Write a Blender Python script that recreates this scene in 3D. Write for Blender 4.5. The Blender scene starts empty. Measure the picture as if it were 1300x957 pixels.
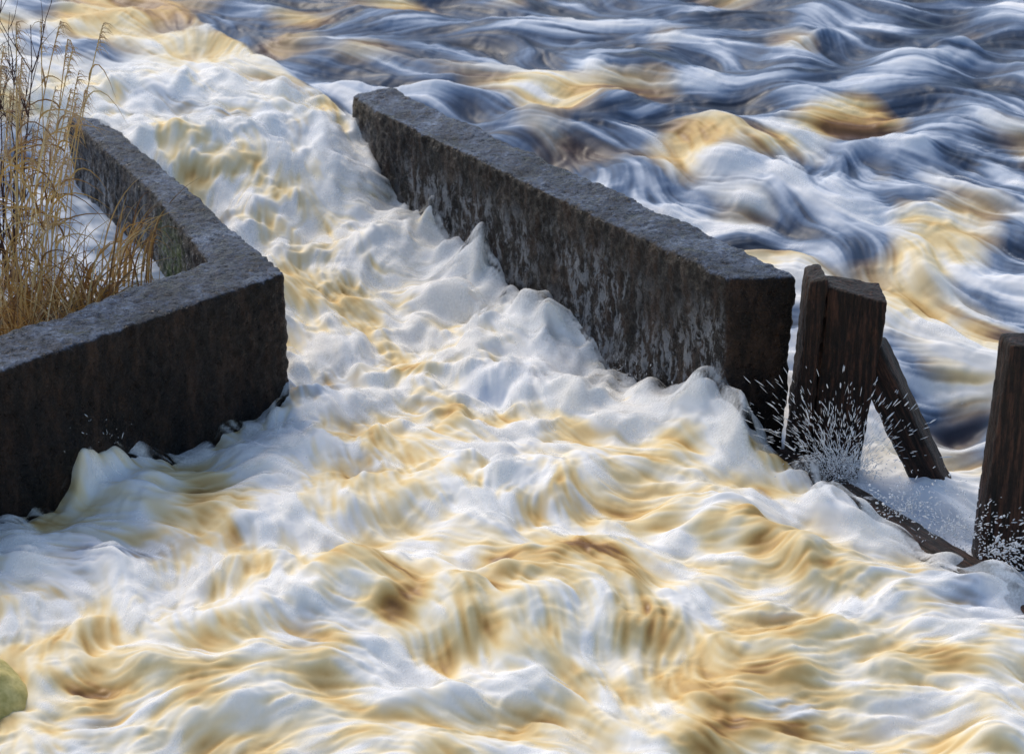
import bpy, bmesh, math, random, time
import numpy as np
from mathutils import Vector, Matrix
random.seed(3); rng=np.random.default_rng(7)
sc=bpy.context.scene
F32=np.float32
# ------------------------------------------------ helpers
def link(o): sc.collection.objects.link(o); return o
def newmat(name):
    m=bpy.data.materials.new(name); m.use_nodes=True
    nt=m.node_tree; nt.nodes.clear()
    out=nt.nodes.new('ShaderNodeOutputMaterial'); b=nt.nodes.new('ShaderNodeBsdfPrincipled')
    nt.links.new(b.outputs[0],out.inputs[0]); return m,nt,b
def N(nt,t,**k):
    n=nt.nodes.new(t)
    for a,v in k.items(): setattr(n,a,v)
    return n
def ramp(nt,fac,stops):
    r=nt.nodes.new('ShaderNodeValToRGB'); e=r.color_ramp.elements
    while len(e)<len(stops): e.new(.5)
    for el,(p,c) in zip(e,stops):
        el.position=p; el.color=(*c,1) if len(c)==3 else c
    nt.links.new(fac,r.inputs[0]); return r
def mix(nt,fac,a,b,blend='MIX'):
    m=nt.nodes.new('ShaderNodeMix'); m.data_type='RGBA'; m.blend_type=blend
    for s,v in ((m.inputs[0],fac),(m.inputs[6],a),(m.inputs[7],b)):
        if hasattr(v,'links'): nt.links.new(v,s)
        else: s.default_value=v if not isinstance(v,tuple) else (*v,1)
    return m.outputs[2]
def math_(nt,op,a,b=None,clamp=False):
    m=nt.nodes.new('ShaderNodeMath'); m.operation=op; m.use_clamp=clamp
    for s,v in ((m.inputs[0],a),(m.inputs[1],b)):
        if v is None: continue
        if hasattr(v,'links'): nt.links.new(v,s)
        else: s.default_value=v
    return m.outputs[0]
def noise(nt,vec,scale,detail=4,rough=.6,dist=0):
    n=nt.nodes.new('ShaderNodeTexNoise'); n.inputs['Scale'].default_value=scale
    n.inputs['Detail'].default_value=detail; n.inputs['Roughness'].default_value=rough
    n.inputs['Distortion'].default_value=dist
    nt.links.new(vec,n.inputs['Vector']); return n.outputs['Fac']
def mapping(nt,vec,scale=(1,1,1),rot=(0,0,0)):
    m=nt.nodes.new('ShaderNodeMapping'); m.inputs['Scale'].default_value=scale; m.inputs['Rotation'].default_value=rot
    nt.links.new(vec,m.inputs['Vector']); return m.outputs[0]
def smooth(a,b,x):
    t=np.clip((x-a)/(b-a),0,1); return t*t*(3-2*t)

# ------------------------------------------------ periodic random fields
def field(n,kmin,kmax,beta,seed):
    r=np.random.default_rng(seed)
    w=np.fft.rfft2(r.standard_normal((n,n)))
    kx=np.fft.fftfreq(n)*n; ky=np.fft.rfftfreq(n)*n
    k=np.sqrt(kx[:,None]**2+ky[None,:]**2); k[0,0]=1
    amp=k**(-beta)*(1/(1+np.exp(-(k-kmin)/(.15*kmin))))*(1/(1+np.exp((k-kmax)/(.15*kmax))))
    amp[0,0]=0
    f=np.fft.irfft2(w*amp,s=(n,n)); f-=f.mean(); return (f/f.std()).astype(F32)
NT=1024
def bil(T,x,y,L):
    fx=(x/L*NT); fy=(y/L*NT)
    ix=np.floor(fx).astype(np.int32); iy=np.floor(fy).astype(np.int32)
    tx=(fx-ix).astype(F32); ty=(fy-iy).astype(F32)
    a=ix&(NT-1); a1=(ix+1)&(NT-1); b=iy&(NT-1); b1=(iy+1)&(NT-1)
    return (T[a,b]*(1-tx)+T[a1,b]*tx)*(1-ty)+(T[a,b1]*(1-tx)+T[a1,b1]*tx)*ty
def near(T,x,y,L):
    ix=np.floor(x/L*NT).astype(np.int32)&(NT-1); iy=np.floor(y/L*NT).astype(np.int32)&(NT-1)
    return T[ix,iy]

# ------------------------------------------------ geography (metres)
def xl(y): return np.where(y>11.75,-1.43-(y-11.75)*.4676,-1.43-(11.75-y)*.871)
def xr(y): return 1.30-(y-11.3)*.6125
def base(x,y):
    q=.85*y-.52*x
    zc=np.interp(q,[4,6,8,9.1,10.2,11.2,12,12.9,13.4,14.5,20,60],[-1.05,-1.0,-.92,-.86,-.9,-.88,-.72,-.43,-.17,-.08,0,.1])
    zr=np.interp(y,[7.5,10.5,11.3,12,13,14,15,16,20,60],[-1.25,-1.14,-1.05,-.88,-.68,-.5,-.32,-.17,0,.1])
    zl=-.55+0*x
    wd=.1+.12*smooth(11.2,10.8,y)
    mr=smooth(-1,1,(x-xr(y))/wd); ml=smooth(-.1,.1,xl(y)-x)*(1-smooth(14.5,15.4,y))
    return (zc*(1-mr)+zr*mr)*(1-ml)+zl*ml, mr, ml

t0=time.time()
def axis(a,b,n,far,m,pw=1.0,far2=None):
    u=np.linspace(0,1,n)**pw; core=a+(b-a)*u
    d0=core[1]-core[0]; d1=core[-1]-core[-2]
    g=np.linspace(0,1,m+1)[1:]
    lo=a-far*(g**4)-g*d0*m; hi=b+(far2 or far)*(g**4)+g*d1*m
    return np.concatenate([lo[::-1],core,hi])
ax=axis(-4.1,4.3,1050,60,50); ay=axis(7.7,18.6,1200,40,50,1.25,90)
X,Y=np.meshgrid(ax,ay); X=X.astype(F32); Y=Y.astype(F32)
B0,MR,ML=base(X,Y); B0=B0.astype(F32); MR=MR.astype(F32); ML=ML.astype(F32)
Tang=field(NT,3,14,1.4,1)
Tbig=field(NT,5,14,1.2,2)
Tmid=field(NT,14,36,1.3,3)
Tbil=np.abs(field(NT,10,60,1.5,4))
Tfin=field(NT,40,110,.8,5)
Tfoam=field(NT,6,110,1.35,6)
Tfo2=field(NT,10,110,1.0,8)
Tgr=field(NT,60,400,.6,9)
# x,y,radius,height,tan (negative = churned white)
M=[(-.68,9.42,.36,.13,1.2),(.10,9.46,.42,.13,1.2),(.55,9.38,.34,.09,1.2),(1.25,9.98,.30,.13,1.2),(1.20,11.00,.22,.14,.9),
   (-1.65,10.50,.30,.05,.9),(.62,10.62,.42,.03,.7),(-.7,10.4,.40,.03,.7),(1.05,8.72,.45,.06,1.1),(-1.9,14.4,.3,.07,1.0),(-2.2,10.80,.14,.15,.9),
   (-1.1,13.2,.35,.05,.7),(2.5,13.1,.6,.05,.5),(1.35,14.9,.35,.05,.5),(.3,15.3,.4,.05,.35),(.9,16.0,.5,.04,.35),(2.3,13.8,.3,.05,.5),
   (-.4,12.1,.3,.05,.6),(-.6,11.3,.35,.04,.7),(-1.5,8.7,.5,.05,.7),(2.9,12.2,.5,.05,.7),(-1.5,17.2,.6,.04,.5),(-2.6,17.6,.5,.04,.7),(-.9,9.0,.3,.03,.3),(-1.7,13.6,.2,.05,.6),
   (-.15,8.5,.4,.04,.4),(1.7,8.9,.35,.04,.5),(.1,10.0,.3,.03,.3),(1.9,10.2,.22,.11,-.9),(1.55,10.75,.16,.07,-.7),(2.2,9.5,.25,.07,-.6),(.35,11.7,.3,.07,-.8),(.0,12.3,.3,.06,-.7),(-1.3,10.9,.3,.04,-.6),
   (-.2,8.92,.3,.06,-.7),(-1.25,9.3,.32,.05,-.7),(.75,9.95,.22,.04,-.6),(-.15,9.95,.28,.04,-.6),(1.6,9.5,.3,.05,-.8),(-.35,13.3,.22,.06,-.6),(-.7,14.0,.2,.06,-.6),
   (1.85,14.35,.32,.10,-1.1),(1.3,14.25,.28,.06,-.8),(2.4,14.7,.25,.06,-.8),(3.3,16.6,.18,.09,-1),(2.2,16.9,.18,.06,-.8),(.7,16.3,.3,.05,-.6),(2.0,12.4,.35,.06,-.7),(3.1,13.6,.3,.05,-.7)]
mound=np.zeros_like(X); tanm=np.zeros_like(X); whm=np.zeros_like(X); gx=np.zeros_like(X); gy=np.zeros_like(X)
wx=X+.12*bil(Tbig,X+3,Y,8)+.04*bil(Tmid,X,Y,8); wy=Y+.12*bil(Tbig,X,Y+5,8)+.04*bil(Tmid,X,Y+3,8)
for (mx,my,r,h,tn) in M:
    dx=wx-mx; dy=wy-my
    a=dx*.52-dy*.85; b=dx*.85+dy*.52
    g=np.exp(-((a/(r*1.0))**2+(b/(r*1.15))**2)); mound+=h*g
    if tn>0: tanm=np.maximum(tanm,tn*g)
    else: whm=np.maximum(whm,-tn*g)
    gx+=dx*g/r; gy+=dy*g/r
def flow(x,y):
    mr=smooth(-.1,.6,x-xr(y)); up=smooth(14.6,16.5,y)
    ang=-1.02+.45*mr+.35*up
    fg=smooth(11.2,9.6,y)*(1-mr)
    ang=ang+fg*(.50-.12*np.clip((.6-x),-1.6,2))
    ang=ang+near(Tang,x,y,9)*(.42+.12*mr+.28*fg)
    return np.cos(ang).astype(F32),np.sin(ang).astype(F32)
UP=smooth(15,16,Y)
def lic(stack,step,n,L):
    acc=np.zeros(X.shape+(stack.shape[-1],),F32); ws=0
    for sg in (1,-1):
        px=X.copy(); py=Y.copy()
        for i in range(n):
            w=1-(i/n)**2
            if not(sg==-1 and i==0): acc+=w*near(stack,px,py,L); ws+=w
            vx,vy=flow(px,py); vx+=.45*gx; vy+=.45*gy
            nrm=np.maximum(np.sqrt(vx*vx+vy*vy),.2)
            px=px+sg*step*vx/nrm; py=py+sg*step*vy/nrm
    return acc/ws
core=(X>-4)&(X<4)&(Y>8)&(Y<18)
def nz(a): return (a-a[core].mean())/a[core].std()
A=lic(np.stack([Tfoam,Tfo2,Tbil,Tmid],-1),(.008+.010*MR+.010*UP).astype(F32),17,8)
L1,L2,L4,L5=[nz(A[...,i]) for i in range(4)]
A=lic(np.stack([Tfin,Tfo2],-1),(.006+.007*MR+.006*UP).astype(F32),12,3.7)
L3,L6=[nz(A[...,i]) for i in range(2)]
def blur(a,n):
    for _ in range(n):
        a=a.copy(); a[1:-1]=(a[:-2]+2*a[1:-1]+a[2:])/4; a[:,1:-1]=(a[:,:-2]+2*a[:,1:-1]+a[:,2:])/4
    return a
L4=blur(L4,6); L5=blur(L5,4); L2b=blur(L2,5)
print('LIC',time.time()-t0)
rough=np.interp(Y,[7,13,16,20],[1,1,.85,.7]).astype(F32)
big=bil(Tbig,X,Y,8)
wxx=X+.07*bil(Tmid,X+1,Y,8); wyy=Y+.07*bil(Tmid,X,Y+2,8)
bw=blur(bil(Tbil,wxx,wyy,7),12)-.75
bw2=blur(bil(Tbil,wyy,wxx,2.9),4)-.75
GR=bil(Tgr,wxx,wyy,2.6); 
patch=smooth(-.3,1.2,bil(Tbig,X+2,Y+6,5)+.5*L1)      # freshly torn, grainy froth
chan=1-MR
inch=chan*smooth(10.9,11.8,Y)*(1-smooth(15.3,16.2,Y))
torn=(patch*(.35+.65*inch)).astype(F32)
hgt=.030*big*(1+.2*MR)+.010*L5*(1+.5*MR)+.012*L4+.020*inch*bw+.010*bw+(.004+.006*torn)*bw2+.0035*L2b+(.0020+.002*torn)*L6+.0009*L3+.0016*torn*GR
dR=np.abs(X-(xr(Y)-.2)); dL=np.abs(X-(xl(Y)+.2))
hgt+= .065*np.exp(-(dR/.22)**2)*(.8+.6*bw+.9*big)*chan*smooth(10.8,11.3,Y)*(1-smooth(14.6,15,Y))
hgt+= .05*np.exp(-(dL/.18)**2)*(.6+.5*bw+.6*big)*chan*(1-smooth(11.6,12,Y))*(1-ML)
calm=ML
Z=B0+(hgt*rough+mound)*(1-calm)+calm*.002*L2b
foamReg=np.interp(Y,[7,9,11,15,16,17,19],[.62,.62,.71,.75,.60,.46,.34]).astype(F32)*chan
rf=np.interp(Y,[7,11,12.5,14,15,16.5,19],[.68,.70,.60,.46,.38,.33,.29]).astype(F32)
rf=rf-.06*smooth(1.6,3.6,X)*smooth(13.2,14.5,Y)
foamReg=foamReg+rf*MR
crest=(hgt/.035)
f=foamReg+(.10+.06*MR)*L1+(.07+.04*MR)*L2+.045*L6+.025*L3+(.05+.04*MR)*crest+.04*bw2*inch-.42*np.minimum(tanm,1.0)*(.85+.15*L1)+.3*whm+.02*torn*GR
foam=np.clip(f,0,1)*(1-calm)+calm*np.clip(.46+.06*L2b+.03*L6,0,1)
tan=np.clip(.68*chan+.22*MR+tanm*.85+.26*bil(Tbig,X+5,Y+1,10)+.08*L1+.9*chan*np.clip(.62-f,0,.5)*(1-UP)-.28*smooth(14.5,17,Y)*(.4+.6*MR)-.25*MR*smooth(2,4,X)*smooth(13.5,14.5,Y),0,1)*(1-calm)
def gridmesh(name,X,Y,Z,attrs,keep=None):
    ny,nx=X.shape
    co=np.stack([X,Y,Z],-1).reshape(-1,3).astype(F32)
    idx=np.arange(nx*ny,dtype=np.int32).reshape(ny,nx)
    quads=np.stack([idx[:-1,:-1],idx[:-1,1:],idx[1:,1:],idx[1:,:-1]],-1).reshape(-1,4)
    if keep is not None:
        k=keep.ravel(); quads=quads[k[quads].any(1)]
        used=np.unique(quads); mp=np.zeros(len(co),np.int32); mp[used]=np.arange(len(used)); quads=mp[quads]; co=co[used]; attrs=[(n,a.ravel()[used]) for n,a in attrs]
    me=bpy.data.meshes.new(name); me.vertices.add(len(co)); me.vertices.foreach_set('co',co.ravel())
    me.loops.add(quads.size); me.loops.foreach_set('vertex_index',quads.ravel().astype(np.int32))
    me.polygons.add(len(quads)); me.polygons.foreach_set('loop_start',np.arange(0,quads.size,4,dtype=np.int32))
    me.polygons.foreach_set('use_smooth',np.ones(len(quads),bool)); me.update()
    for nm,a in attrs:
        at=me.attributes.new(nm,'FLOAT','POINT'); at.data.foreach_set('value',a.ravel().astype(F32))
    return link(bpy.data.objects.new(name,me))
water=gridmesh('river_water',X,Y,Z,[('foam',foam),('tan',tan)])
m,nt,b=newmat('rapids_water')
fo=N(nt,'ShaderNodeAttribute',attribute_name='foam').outputs['Fac']
ta=N(nt,'ShaderNodeAttribute',attribute_name='tan').outputs['Fac']
rA=ramp(nt,fo,[(0,(.20,.095,.03)),(.12,(.42,.23,.065)),(.24,(.68,.45,.17)),(.42,(.86,.68,.37)),(.58,(.93,.83,.62)),(.78,(.93,.92,.89))])
rB=ramp(nt,fo,[(0,(.016,.028,.052)),(.25,(.06,.095,.16)),(.40,(.19,.26,.38)),(.58,(.62,.68,.77)),(.8,(.93,.93,.93))])  # blue of the reflected sky painted into the thin-foam water colour
tf=ramp(nt,ta,[(.2,(0,0,0)),(.7,(1,1,1))]).outputs[0]
nt.links.new(mix(nt,tf,rB.outputs[0],rA.outputs[0]),b.inputs['Base Color'])
rr=ramp(nt,fo,[(.1,(.45,)*3),(.45,(.9,)*3)]); nt.links.new(rr.outputs[0],b.inputs['Roughness'])
b.inputs['IOR'].default_value=1.33
water.data.materials.append(m)

# thin veil of flung froth hanging just above the torn water
S=(slice(50,-50,2),slice(50,-50,2))
zb=blur(Z,12)
near_wall=np.exp(-(dR/.25)**2)*chan*smooth(10.7,11.1,Y)*(1-smooth(14.6,15,Y))+np.exp(-(dL/.22)**2)*chan*(1-smooth(11.7,12.1,Y))*(1-ML)
sill=np.exp(-((X-xr(Y)+.02)/.28)**2)*smooth(11.3,11.0,Y)*smooth(9.0,9.5,Y)
off=.012+.022*smooth(-1,2,L4)+.018*smooth(-1,2,big)+.06*near_wall*smooth(-1,1.5,L5)+.08*sill*smooth(-1,1.5,L5)
V0=(zb*.75+Z*.25)+off+.006*bw
al=smooth(.0,1.9,.75*L2+.5*L6+.3*L3+.25*L1+.15*GR-.2+.7*inch+1.1*near_wall+1.5*sill-2.8*tanm+.9*whm-.5*MR*(1-sill)-.6*UP)*.64
al=al*(1-ML)*smooth(7.8,8.1,Y)*(1-smooth(17.5,18.3,Y))
veil=gridmesh('foam_veil',(X+.02)[S],(Y-.03)[S],V0[S],[('a',al[S]),('foam',np.clip(foam+.10,0,1)[S]),('tan',(tan*.85)[S])],keep=(al[S]>.01))
veil.parent=water
m,nt,b=newmat('foam_veil')
fo=N(nt,'ShaderNodeAttribute',attribute_name='foam').outputs['Fac']; ta=N(nt,'ShaderNodeAttribute',attribute_name='tan').outputs['Fac']
c1=ramp(nt,fo,[(.2,(.84,.67,.40)),(.58,(.93,.86,.68)),(.80,(.95,.94,.91))]).outputs[0]
tf=ramp(nt,ta,[(.2,(0,0,0)),(.7,(1,1,1))]).outputs[0]
nt.links.new(mix(nt,tf,(.92,.94,.96),c1),b.inputs['Base Color']); b.inputs['Roughness'].default_value=.95; b.inputs['Specular IOR Level'].default_value=.1
tc=N(nt,'ShaderNodeTexCoord').outputs['Object']
gr=noise(nt,tc,70,4,.75)
aa=N(nt,'ShaderNodeAttribute',attribute_name='a').outputs['Fac']
nt.links.new(math_(nt,'MULTIPLY',aa,math_(nt,'ADD',math_(nt,'MULTIPLY',gr,1.6),.2),True),b.inputs['Alpha'])
veil.data.materials.append(m)

# ------------------------------------------------ walls
def solid(name,parts,zbot,bev=.03,vox=.016,disp=.018,mat=None):
    bm=bmesh.new()
    for foot,ztop,tilt in parts:
        zt=ztop if isinstance(ztop,(list,tuple)) else [ztop]*len(foot)
        top=[bm.verts.new((p[0],p[1],z)) for p,z in zip(foot,zt)]
        bot=[bm.verts.new((p[0],p[1],zbot)) for p in (tilt or foot)]
        n=len(foot); bm.faces.new(top); bm.faces.new(bot[::-1])
        for i in range(n): bm.faces.new((top[i],bot[i],bot[(i+1)%n],top[(i+1)%n]))
    bmesh.ops.recalc_face_normals(bm,faces=bm.faces)
    if bev: bmesh.ops.bevel(bm,geom=[e for e in bm.edges if max(v.co.z for v in e.verts)>zbot+.01],offset=bev,segments=2,affect='EDGES',profile=.6)
    me=bpy.data.meshes.new(name); bm.to_mesh(me); bm.free()
    o=link(bpy.data.objects.new(name,me))
    r=o.modifiers.new('r','REMESH'); r.mode='VOXEL'; r.voxel_size=vox; r.use_smooth_shade=True
    for sc_,st in ((.35,disp),(.05,disp*.7)):
        t=bpy.data.textures.new(name+'t','CLOUDS'); t.noise_scale=sc_; t.noise_depth=3
        d=o.modifiers.new('d','DISPLACE'); d.texture=t; d.strength=st; d.mid_level=.5; d.texture_coords='GLOBAL'
    if mat: o.data.materials.append(mat)
    return o
def rng_(nt,v,a,b_):
    r=N(nt,'ShaderNodeMapRange'); nt.links.new(v,r.inputs[0]); r.inputs[1].default_value=a; r.inputs[2].default_value=b_; return r.outputs[0]
def concrete():
    m,nt,b=newmat('weathered_wet_concrete')
    tc=N(nt,'ShaderNodeTexCoord').outputs['Object']
    geo=N(nt,'ShaderNodeNewGeometry'); sep=N(nt,'ShaderNodeSeparateXYZ'); nt.links.new(geo.outputs['Normal'],sep.inputs[0])
    pos=N(nt,'ShaderNodeSeparateXYZ'); nt.links.new(tc,pos.inputs[0])
    n1=noise(nt,tc,3,6,.65); n2=noise(nt,tc,24,6,.75); n3=noise(nt,tc,90,4,.75)
    st=noise(nt,mapping(nt,tc,(7,7,2)),1.6,8,.75)
    tn=math_(nt,'ADD',math_(nt,'MULTIPLY',n1,.40),math_(nt,'ADD',math_(nt,'MULTIPLY',n2,.35),math_(nt,'MULTIPLY',n3,.25)))
    top_sky_tint=ramp(nt,tn,[(.43,(.005,.008,.015)),(.49,(.038,.055,.090)),(.55,(.11,.15,.23)),(.62,(.32,.40,.55))]).outputs[0]  # mottled tops, with the bluish sky reflection mixed into the colour
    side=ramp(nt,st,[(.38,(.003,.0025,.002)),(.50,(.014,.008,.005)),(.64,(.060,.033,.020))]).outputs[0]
    lm=noise(nt,mapping(nt,tc,(5,5,2.2)),2.6,10,.80,.5)
    zone=noise(nt,tc,1.5,3,.5)
    lim=ramp(nt,lm,[(.505,(0,0,0)),(.545,(1,1,1))]).outputs[0]
    zr=ramp(nt,zone,[(.36,(.15,)*3),(.50,(1,1,1))]).outputs[0]
    fx=rng_(nt,sep.outputs[0],-.3,-.7)
    zb=rng_(nt,math_(nt,'ADD',pos.outputs[2],math_(nt,'MULTIPLY',math_(nt,'SUBTRACT',n1,.5),.4)),-.12,-.32)
    lim=math_(nt,'MULTIPLY',math_(nt,'MULTIPLY',lim,zr),math_(nt,'MULTIPLY',zb,fx))
    side=mix(nt,math_(nt,'MULTIPLY',lim,.85),side,(.34,.36,.39))
    sp=ramp(nt,n3,[(.60,(0,0,0)),(.66,(1,1,1))]).outputs[0]
    side=mix(nt,math_(nt,'MULTIPLY',sp,.6),side,(.15,.12,.10))
    mz=math_(nt,'MULTIPLY',rng_(nt,pos.outputs[0],-2.16,-2.04),rng_(nt,pos.outputs[0],-1.75,-1.88))
    mo=ramp(nt,math_(nt,'ADD',noise(nt,tc,9,6,.8),math_(nt,'MULTIPLY',mz,.12)),[(.54,(0,0,0)),(.66,(1,1,1))]).outputs[0]
    side=mix(nt,math_(nt,'MULTIPLY',math_(nt,'MULTIPLY',mo,mz),math_(nt,'MULTIPLY',fx,rng_(nt,pos.outputs[2],-.12,-.26))),side,(.07,.115,.010))
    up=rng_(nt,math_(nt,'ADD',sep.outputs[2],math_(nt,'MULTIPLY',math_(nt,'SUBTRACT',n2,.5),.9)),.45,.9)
    col=mix(nt,up,side,top_sky_tint)
    ms=ramp(nt,noise(nt,tc,5,6,.75),[(.60,(0,0,0)),(.68,(1,1,1))]).outputs[0]
    col=mix(nt,math_(nt,'MULTIPLY',math_(nt,'MULTIPLY',ms,up),.6),col,(.045,.055,.012))
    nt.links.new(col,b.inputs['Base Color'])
    nt.links.new(ramp(nt,n2,[(.4,(.20,)*3),(.6,(.75,)*3)]).outputs[0],b.inputs['Roughness'])
    b.inputs['Specular IOR Level'].default_value=.4
    vo=N(nt,'ShaderNodeTexVoronoi'); vo.inputs['Scale'].default_value=45; nt.links.new(tc,vo.inputs['Vector'])
    hh=math_(nt,'ADD',math_(nt,'MULTIPLY',n2,1.2),math_(nt,'ADD',math_(nt,'MULTIPLY',n3,.6),math_(nt,'MULTIPLY',vo.outputs[0],.35)))
    bp=N(nt,'ShaderNodeBump'); bp.inputs['Strength'].default_value=1; bp.inputs['Distance'].default_value=.03
    nt.links.new(hh,bp.inputs['Height']); nt.links.new(bp.outputs[0],b.inputs['Normal'])
    return m
conc=concrete()
ft=[(-.867,14.508),(1.109,11.277),(1.49,11.326),(-.80,15.141),(-1.07,15.06)]
solid('concrete_channel_wall',[(ft,[-.0,0,0,-.02,-.05],[(-.82,14.5),(1.155,11.277),(1.44,11.326),(-.80,15.141),(-1.07,15.06)])],-1.6,mat=conc,disp=.045)
solid('concrete_channel_wall.001',[([(-1.212,11.647),(-2.444,10.233),(-3.4,9.14),(-3.62,9.46),(-2.541,10.706),(-1.656,11.84),(-2.15,13.124),(-2.92,14.70),(-2.69,14.70),(-2.184,13.691)],-.1,None)],-1.6,mat=conc,disp=.045)

# ------------------------------------------------ timber
def timber():
    m,nt,b=newmat('old_wet_timber')
    tc=N(nt,'ShaderNodeTexCoord').outputs['Object']
    g=noise(nt,mapping(nt,tc,(30,30,2.2)),1.5,6,.7); n=noise(nt,tc,6,4,.6)
    col=ramp(nt,g,[(.35,(.002,.0015,.001)),(.5,(.022,.010,.006)),(.65,(.13,.055,.032))]).outputs[0]
    col=mix(nt,math_(nt,'MULTIPLY',n,.5),col,(.010,.007,.006))
    nt.links.new(col,b.inputs['Base Color']); b.inputs['Roughness'].default_value=.45
    b.inputs['Specular IOR Level'].default_value=.3
    bp=N(nt,'ShaderNodeBump'); bp.inputs['Strength'].default_value=1; bp.inputs['Distance'].default_value=.04
    nt.links.new(g,bp.inputs['Height']); nt.links.new(bp.outputs[0],b.inputs['Normal'])
    return m
tim=timber()
solid('timber_post',[([(1.60,11.32),(1.63,11.14),(1.91,11.00),(1.90,11.24)],[0.0,-.01,-.04,-.01],[(1.53,11.32),(1.55,11.12),(1.76,10.98),(1.78,11.2)]),
   ([(1.52,11.37),(1.53,11.17),(1.615,11.13),(1.60,11.35)],[.03,.01,.04,.05],[(1.43,11.36),(1.45,11.14),(1.53,11.11),(1.52,11.33)])],-1.5,bev=.010,vox=.008,disp=.022,mat=tim)
solid('timber_post.001',[([(2.33,10.32),(2.36,10.18),(2.75,10.05),(2.75,10.3)],[.06,.05,.04,.06],[(2.26,10.32),(2.25,10.18),(2.72,10.05),(2.75,10.3)])],-1.6,bev=.012,vox=.01,disp=.016,mat=tim)
def beam(name,a,b,w,t,mat):
    a=Vector(a); b=Vector(b); d=b-a
    bm=bmesh.new(); bmesh.ops.create_cube(bm,size=1)
    for v in bm.verts: v.co=Vector((v.co.x*w,v.co.y*t,v.co.z*d.length))
    bmesh.ops.bevel(bm,geom=bm.edges[:],offset=.012,segments=2,affect='EDGES')
    me=bpy.data.meshes.new(name); bm.to_mesh(me); bm.free(); o=link(bpy.data.objects.new(name,me))
    o.rotation_mode='QUATERNION'; o.rotation_quaternion=d.to_track_quat('Z','Y'); o.location=(a+b)/2
    r=o.modifiers.new('r','REMESH'); r.mode='VOXEL'; r.voxel_size=.01; r.use_smooth_shade=True
    tx=bpy.data.textures.new(name,'CLOUDS'); tx.noise_scale=.1; dd=o.modifiers.new('d','DISPLACE'); dd.texture=tx; dd.strength=.02
    me.materials.append(mat); return o
beam('timber_brace',(1.84,11.12,-.32),(2.38,10.95,-1.40),.18,.17,tim)
beam('timber_sill_beam',(1.40,11.10,-.97),(2.55,9.22,-1.03),.16,.16,tim)

# ------------------------------------------------ river bank + dry reeds
def inner(y): 
    return np.where(y>11.84,-1.656-(y-11.84)*.40,-1.656-(11.84-y)*.78)
bx=np.linspace(-9,-1.2,160); by=np.linspace(8.6,13.6,120); BX,BY=np.meshgrid(bx,by)
Tn=field(NT,6,120,1.3,31)
BZ=-.47+.05*bil(Tn,BX,BY,6)-.35*smooth(12.0,12.9,BY)+.25*smooth(-3.6,-6,BX)-.35*smooth(-.02,.25,BX-inner(BY)+.05)
BZ=np.where(BX>inner(BY)+.12,-1.3,BZ)
v=np.stack([BX,BY,BZ],-1).reshape(-1,3); ii=np.arange(v.shape[0]).reshape(BX.shape)
q=np.stack([ii[:-1,:-1],ii[:-1,1:],ii[1:,1:],ii[1:,:-1]],-1).reshape(-1,4)
bme=bpy.data.meshes.new('river_bank'); bme.from_pydata(v.tolist(),[],q.tolist())
m,nt,b=newmat('bank_soil'); tc=N(nt,'ShaderNodeTexCoord').outputs['Object']
nt.links.new(ramp(nt,noise(nt,tc,18,6,.75),[(.35,(.02,.013,.008)),(.55,(.09,.055,.025)),(.7,(.22,.15,.07))]).outputs[0],b.inputs['Base Color']); b.inputs['Roughness'].default_value=.9
bme.materials.append(m); bo=link(bpy.data.objects.new('river_bank',bme))
for p in bme.polygons: p.use_smooth=True
V=[];Fc=[];C=[]
def ribbon(pts,w,col,taper=True):
    n=len(pts); s=len(V)
    for i,p in enumerate(pts):
        t=i/(n-1); ww=w*(1-t**2*.95 if taper else 1)*.5
        d=(pts[min(i+1,n-1)]-pts[max(i-1,0)]); sd=d.cross(Vector((random.uniform(-.3,.3),1,.2))); 
        sd=sd.normalized()*ww if sd.length>1e-6 else Vector((ww,0,0))
        V.append(tuple(p-sd)); V.append(tuple(p+sd)); C.extend([col,col])
    for i in range(n-1): Fc.append((s+2*i,s+2*i+1,s+2*i+3,s+2*i+2))
def arc(p,h,lean,ang,droop,n=8):
    d=Vector((math.cos(ang),math.sin(ang),0)); o=[]
    for i in range(n):
        t=i/(n-1); o.append(p+Vector((0,0,h*(t-droop*t*t*t)))+d*(lean*(t**1.6))) 
    return o
straw=[(.66,.46,.19),(.54,.34,.12),(.76,.58,.30),(.38,.22,.09),(.60,.37,.11),(.25,.14,.06)]
for i in range(1500):
    y=random.uniform(10.9,12.4); xi=float(inner(y)); x=xi-.15-abs(random.gauss(.12,.45))-(0 if random.random()<.5 else random.uniform(0,2.5))
    if x>-2.25 and random.random()<.92: continue
    h=random.choice([.3,.4,.5,.7])*random.uniform(.7,1.2)
    a=random.uniform(-math.pi,math.pi)
    ribbon(arc(Vector((x,y,-.52)),h,random.uniform(.08,.5),a,random.uniform(0,.75)),random.uniform(.005,.013),random.choice(straw))
for i in range(38):
    y=random.uniform(11.5,12.7); x=-2.52-abs(random.gauss(0,.26))
    h=random.uniform(.85,1.75); a=random.uniform(-.8,1.4); col=random.choice(straw[:3])
    st=arc(Vector((x,y,-.52)),h,random.uniform(.05,.30),a,.05,10); ribbon(st,.006,col,False)
    for k in range(4):
        q0=st[random.randint(3,7)]; ribbon(arc(q0,random.uniform(.1,.3),random.uniform(.15,.4),random.uniform(-3,3),random.uniform(.6,1.6)),.011,random.choice(straw))
    tip=st[-1]
    for k in range(26):
        q0=st[-2].lerp(tip,random.random()*1.1); aa=a+random.gauss(0,.9)
        ribbon(arc(q0,random.uniform(.02,.07),random.uniform(.02,.08),aa,random.uniform(1,2.4),4),.006,random.choice([(.55,.38,.22),(.45,.28,.15),(.65,.5,.3)]))
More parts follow.
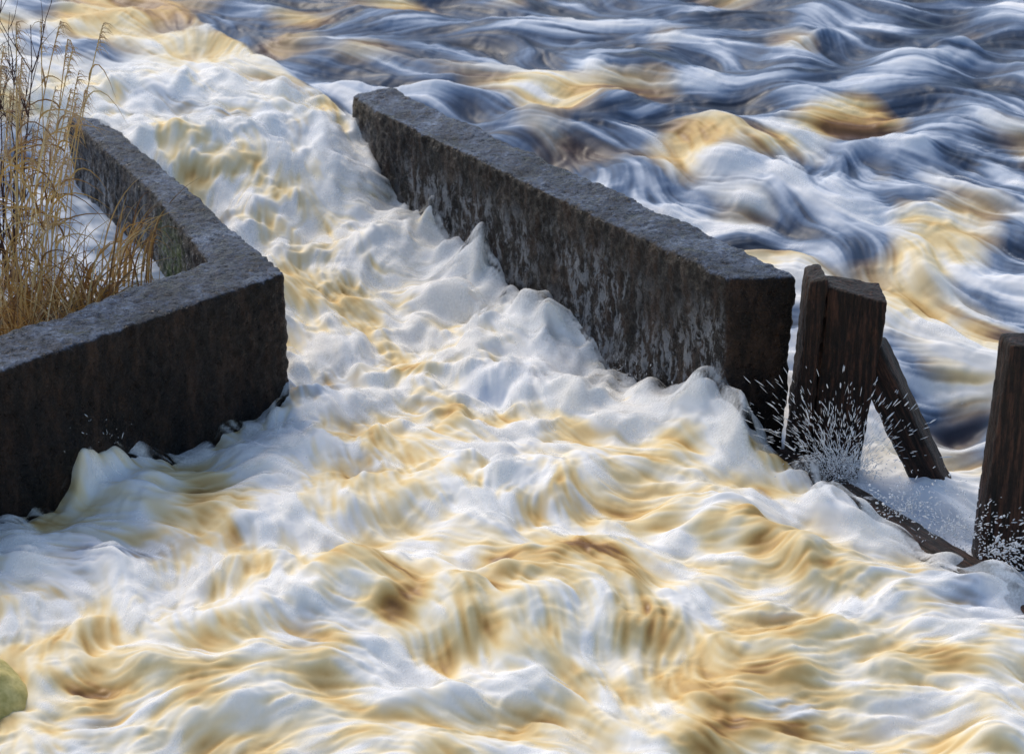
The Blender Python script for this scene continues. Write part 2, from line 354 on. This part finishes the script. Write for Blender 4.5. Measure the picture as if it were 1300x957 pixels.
for i in range(26):
    y=random.uniform(12.35,12.95); x=float(inner(y))-.12-random.random()*.25
    ribbon(arc(Vector((x,y,-.5)),random.uniform(.5,.85),random.uniform(.1,.45),random.uniform(-.9,.9),random.uniform(.1,.7)),.010,random.choice(straw))
rm=bpy.data.meshes.new('dry_reeds'); rm.from_pydata(V,[],Fc); ca=rm.color_attributes.new('Col','FLOAT_COLOR','POINT')
ca.data.foreach_set('color',np.array([(*c,1) for c in C],F32).ravel())
m,nt,b=newmat('dry_straw'); nt.links.new(N(nt,'ShaderNodeAttribute',attribute_name='Col').outputs['Color'],b.inputs['Base Color']); b.inputs['Roughness'].default_value=.6
rm.materials.append(m); link(bpy.data.objects.new('dry_reeds',rm))
V=[];Fc=[];C=[]
def twig(p,d,L,r,depth):
    pts=[p]; q0=p; dd=d.copy()
    for i in range(6):
        dd=(dd+Vector((random.gauss(0,.12),random.gauss(0,.12),random.gauss(.02,.1)))).normalized(); q0=q0+dd*L/6; pts.append(q0)
    s=len(V)
    for i,pp in enumerate(pts):
        rr_=r*(1-.7*i/6)
        for k in range(4):
            an=k*math.pi/2; V.append((pp.x+rr_*math.cos(an),pp.y+rr_*.5*math.sin(an),pp.z+rr_*math.sin(an)))
    for i in range(6):
        for k in range(4): Fc.append((s+4*i+k,s+4*i+(k+1)%4,s+4*i+4+(k+1)%4,s+4*i+4+k))
    if depth: 
        for k in range(5):
            j=random.randint(1,5); nd=(dd+Vector((random.gauss(0,.5),random.gauss(0,.3),random.gauss(.2,.4)))).normalized(); twig(pts[j],nd,L*random.uniform(.25,.42),r*.6,depth-1)
for i in range(14):
    twig(Vector((-2.86+random.uniform(-.3,.08),12.3+random.uniform(-.4,.5),-.5)),Vector((random.uniform(-.12,.10),random.uniform(-.1,.1),1)).normalized(),random.uniform(1.2,1.8),.0070,2)
tm=bpy.data.meshes.new('bare_shrub'); tm.from_pydata(V,[],Fc)
m,nt,b=newmat('twig_bark'); b.inputs['Base Color'].default_value=(.07,.03,.022,1); b.inputs['Roughness'].default_value=.7
tm.materials.append(m); link(bpy.data.objects.new('bare_shrub',tm))

# ------------------------------------------------ spray
V=[];Fc=[]
tb=bmesh.new(); bmesh.ops.create_icosphere(tb,subdivisions=1,radius=1); tv=[v.co.copy() for v in tb.verts]; tfc=[[v.index for v in f.verts] for f in tb.faces]; tb.free()
def drop(p,vel,w,shut):
    L=max(vel.length*shut*.5,w); qn=vel.to_track_quat('Z','Y'); s=len(V)
    for c in tv: V.append(tuple(p+qn@Vector((c.x*w,c.y*w,c.z*L))))
    for f in tfc: Fc.append([s+k for k in f])
def burst(o,dm,spread,n,sp,tmax,w=(.0008,.0024),shut=.018,jit=.05):
    for i in range(n):
        d=(Vector(dm)+Vector((random.gauss(0,spread),random.gauss(0,spread*.5),random.gauss(0,spread*.3)))).normalized()*sp*random.uniform(.15,1.25)**.9
        t=random.uniform(.01,tmax)
        p=Vector(o)+Vector((random.gauss(0,jit),random.gauss(0,jit*.5),random.gauss(0,jit*.4)))+d*t+Vector((0,0,-4.9*t*t)); vel=d+Vector((0,0,-9.8*t))
        ww=random.uniform(*w)*(2.0 if random.random()<.08 else 1)
        drop(p,vel,ww,shut*random.uniform(.1,1.6))
burst((1.64,10.80,-.88),(-.3,-.1,1),.38,800,3.4,.19)
burst((1.72,10.75,-.88),(.25,-.1,1),.40,700,3.2,.19)
burst((1.68,10.75,-.90),(0,-.2,1),.7,900,1.4,.12,w=(.0010,.003),shut=.012,jit=.08)
burst((2.15,10.12,-.93),(.1,-.1,1),.6,500,2.3,.18,w=(.0012,.004),shut=.012)
burst((2.3,9.95,-.93),(.6,-.2,.5),.5,400,2.2,.18,w=(.0012,.005),shut=.014)
burst((1.95,10.35,-.90),(.1,-.2,1),.8,450,2.0,.18,w=(.0012,.004),shut=.012)
burst((-2.2,10.72,-.70),(-.05,-.1,1),.3,200,1.8,.15,jit=.10)
burst((-2.35,10.6,-.70),(-.3,-.1,1),.3,160,1.8,.15,jit=.12)
for i in range(26):
    y=random.uniform(11.4,14.2); burst((float(xr(y))-.25,y,float(base(np.float64(xr(y)-.3),np.float64(y))[0])+.05),(-.1,-.3,1),.5,22,1.2,.12,w=(.0008,.002),shut=.02,jit=.08)
sm=bpy.data.meshes.new('water_spray'); sm.from_pydata(V,[],Fc); sm.polygons.foreach_set('use_smooth',np.ones(len(Fc),bool))
m,nt,b=newmat('spray_droplets'); b.inputs['Base Color'].default_value=(.85,.88,.92,1); b.inputs['Roughness'].default_value=.3
b.inputs['Alpha'].default_value=.75
sm.materials.append(m); link(bpy.data.objects.new('water_spray',sm))
# rounded stand-in added in place of a blurred yellow-green leaf
bm=bmesh.new(); bmesh.ops.create_icosphere(bm,subdivisions=5,radius=1)
for v in bm.verts: v.co=Vector((v.co.x*.30,v.co.y*.30,v.co.z*.22))
rk=bpy.data.meshes.new('leaf_blur_standin'); bm.to_mesh(rk); bm.free()
for p in rk.polygons: p.use_smooth=True
ro=link(bpy.data.objects.new('leaf_blur_standin',rk)); ro.location=(-2.36,8.58,-.98)
tx=bpy.data.textures.new('rk','CLOUDS'); tx.noise_scale=.2; d=ro.modifiers.new('d','DISPLACE'); d.texture=tx; d.strength=.1
m,nt,b=newmat('leaf_yellow_green'); tc=N(nt,'ShaderNodeTexCoord').outputs['Object']
nt.links.new(ramp(nt,noise(nt,tc,14,5,.7),[(.35,(.40,.34,.10)),(.6,(.68,.58,.24))]).outputs[0],b.inputs['Base Color']); b.inputs['Roughness'].default_value=.9
rk.materials.append(m)

# ------------------------------------------------ world, sun, camera
w=bpy.data.worlds.new('World'); sc.world=w; w.use_nodes=True; nt=w.node_tree
sky=nt.nodes.new('ShaderNodeTexSky'); sky.sky_type='NISHITA'; sky.sun_disc=False
el=math.radians(44); az=math.radians(-30)
sky.sun_elevation=el; sky.sun_rotation=az
bg=nt.nodes['Background']; bg.inputs[1].default_value=.15; nt.links.new(sky.outputs[0],bg.inputs[0])
sd=bpy.data.lights.new('sun','SUN'); sd.energy=2.45; sd.angle=math.radians(28); sd.color=(1,.90,.76)
so=link(bpy.data.objects.new('sun',sd))
dirv=Vector((math.sin(az)*math.cos(el),math.cos(az)*math.cos(el),math.sin(el)))
so.rotation_mode='QUATERNION'; so.rotation_quaternion=dirv.to_track_quat('Z','Y'); so.location=(0,10,10)
cd=bpy.data.cameras.new('camera'); cam=link(bpy.data.objects.new('camera',cd)); sc.camera=cam
cam.location=(0,0,4); cam.rotation_euler=(math.radians(68),0,0)
cd.sensor_width=36; cd.lens=36*2932/1300; cd.clip_end=500
cd.dof.use_dof=True; cd.dof.focus_distance=12.0; cd.dof.aperture_fstop=2.8
sc.view_settings.view_transform='Standard'; sc.view_settings.look='None'; sc.view_settings.exposure=0
print('total',time.time()-t0)
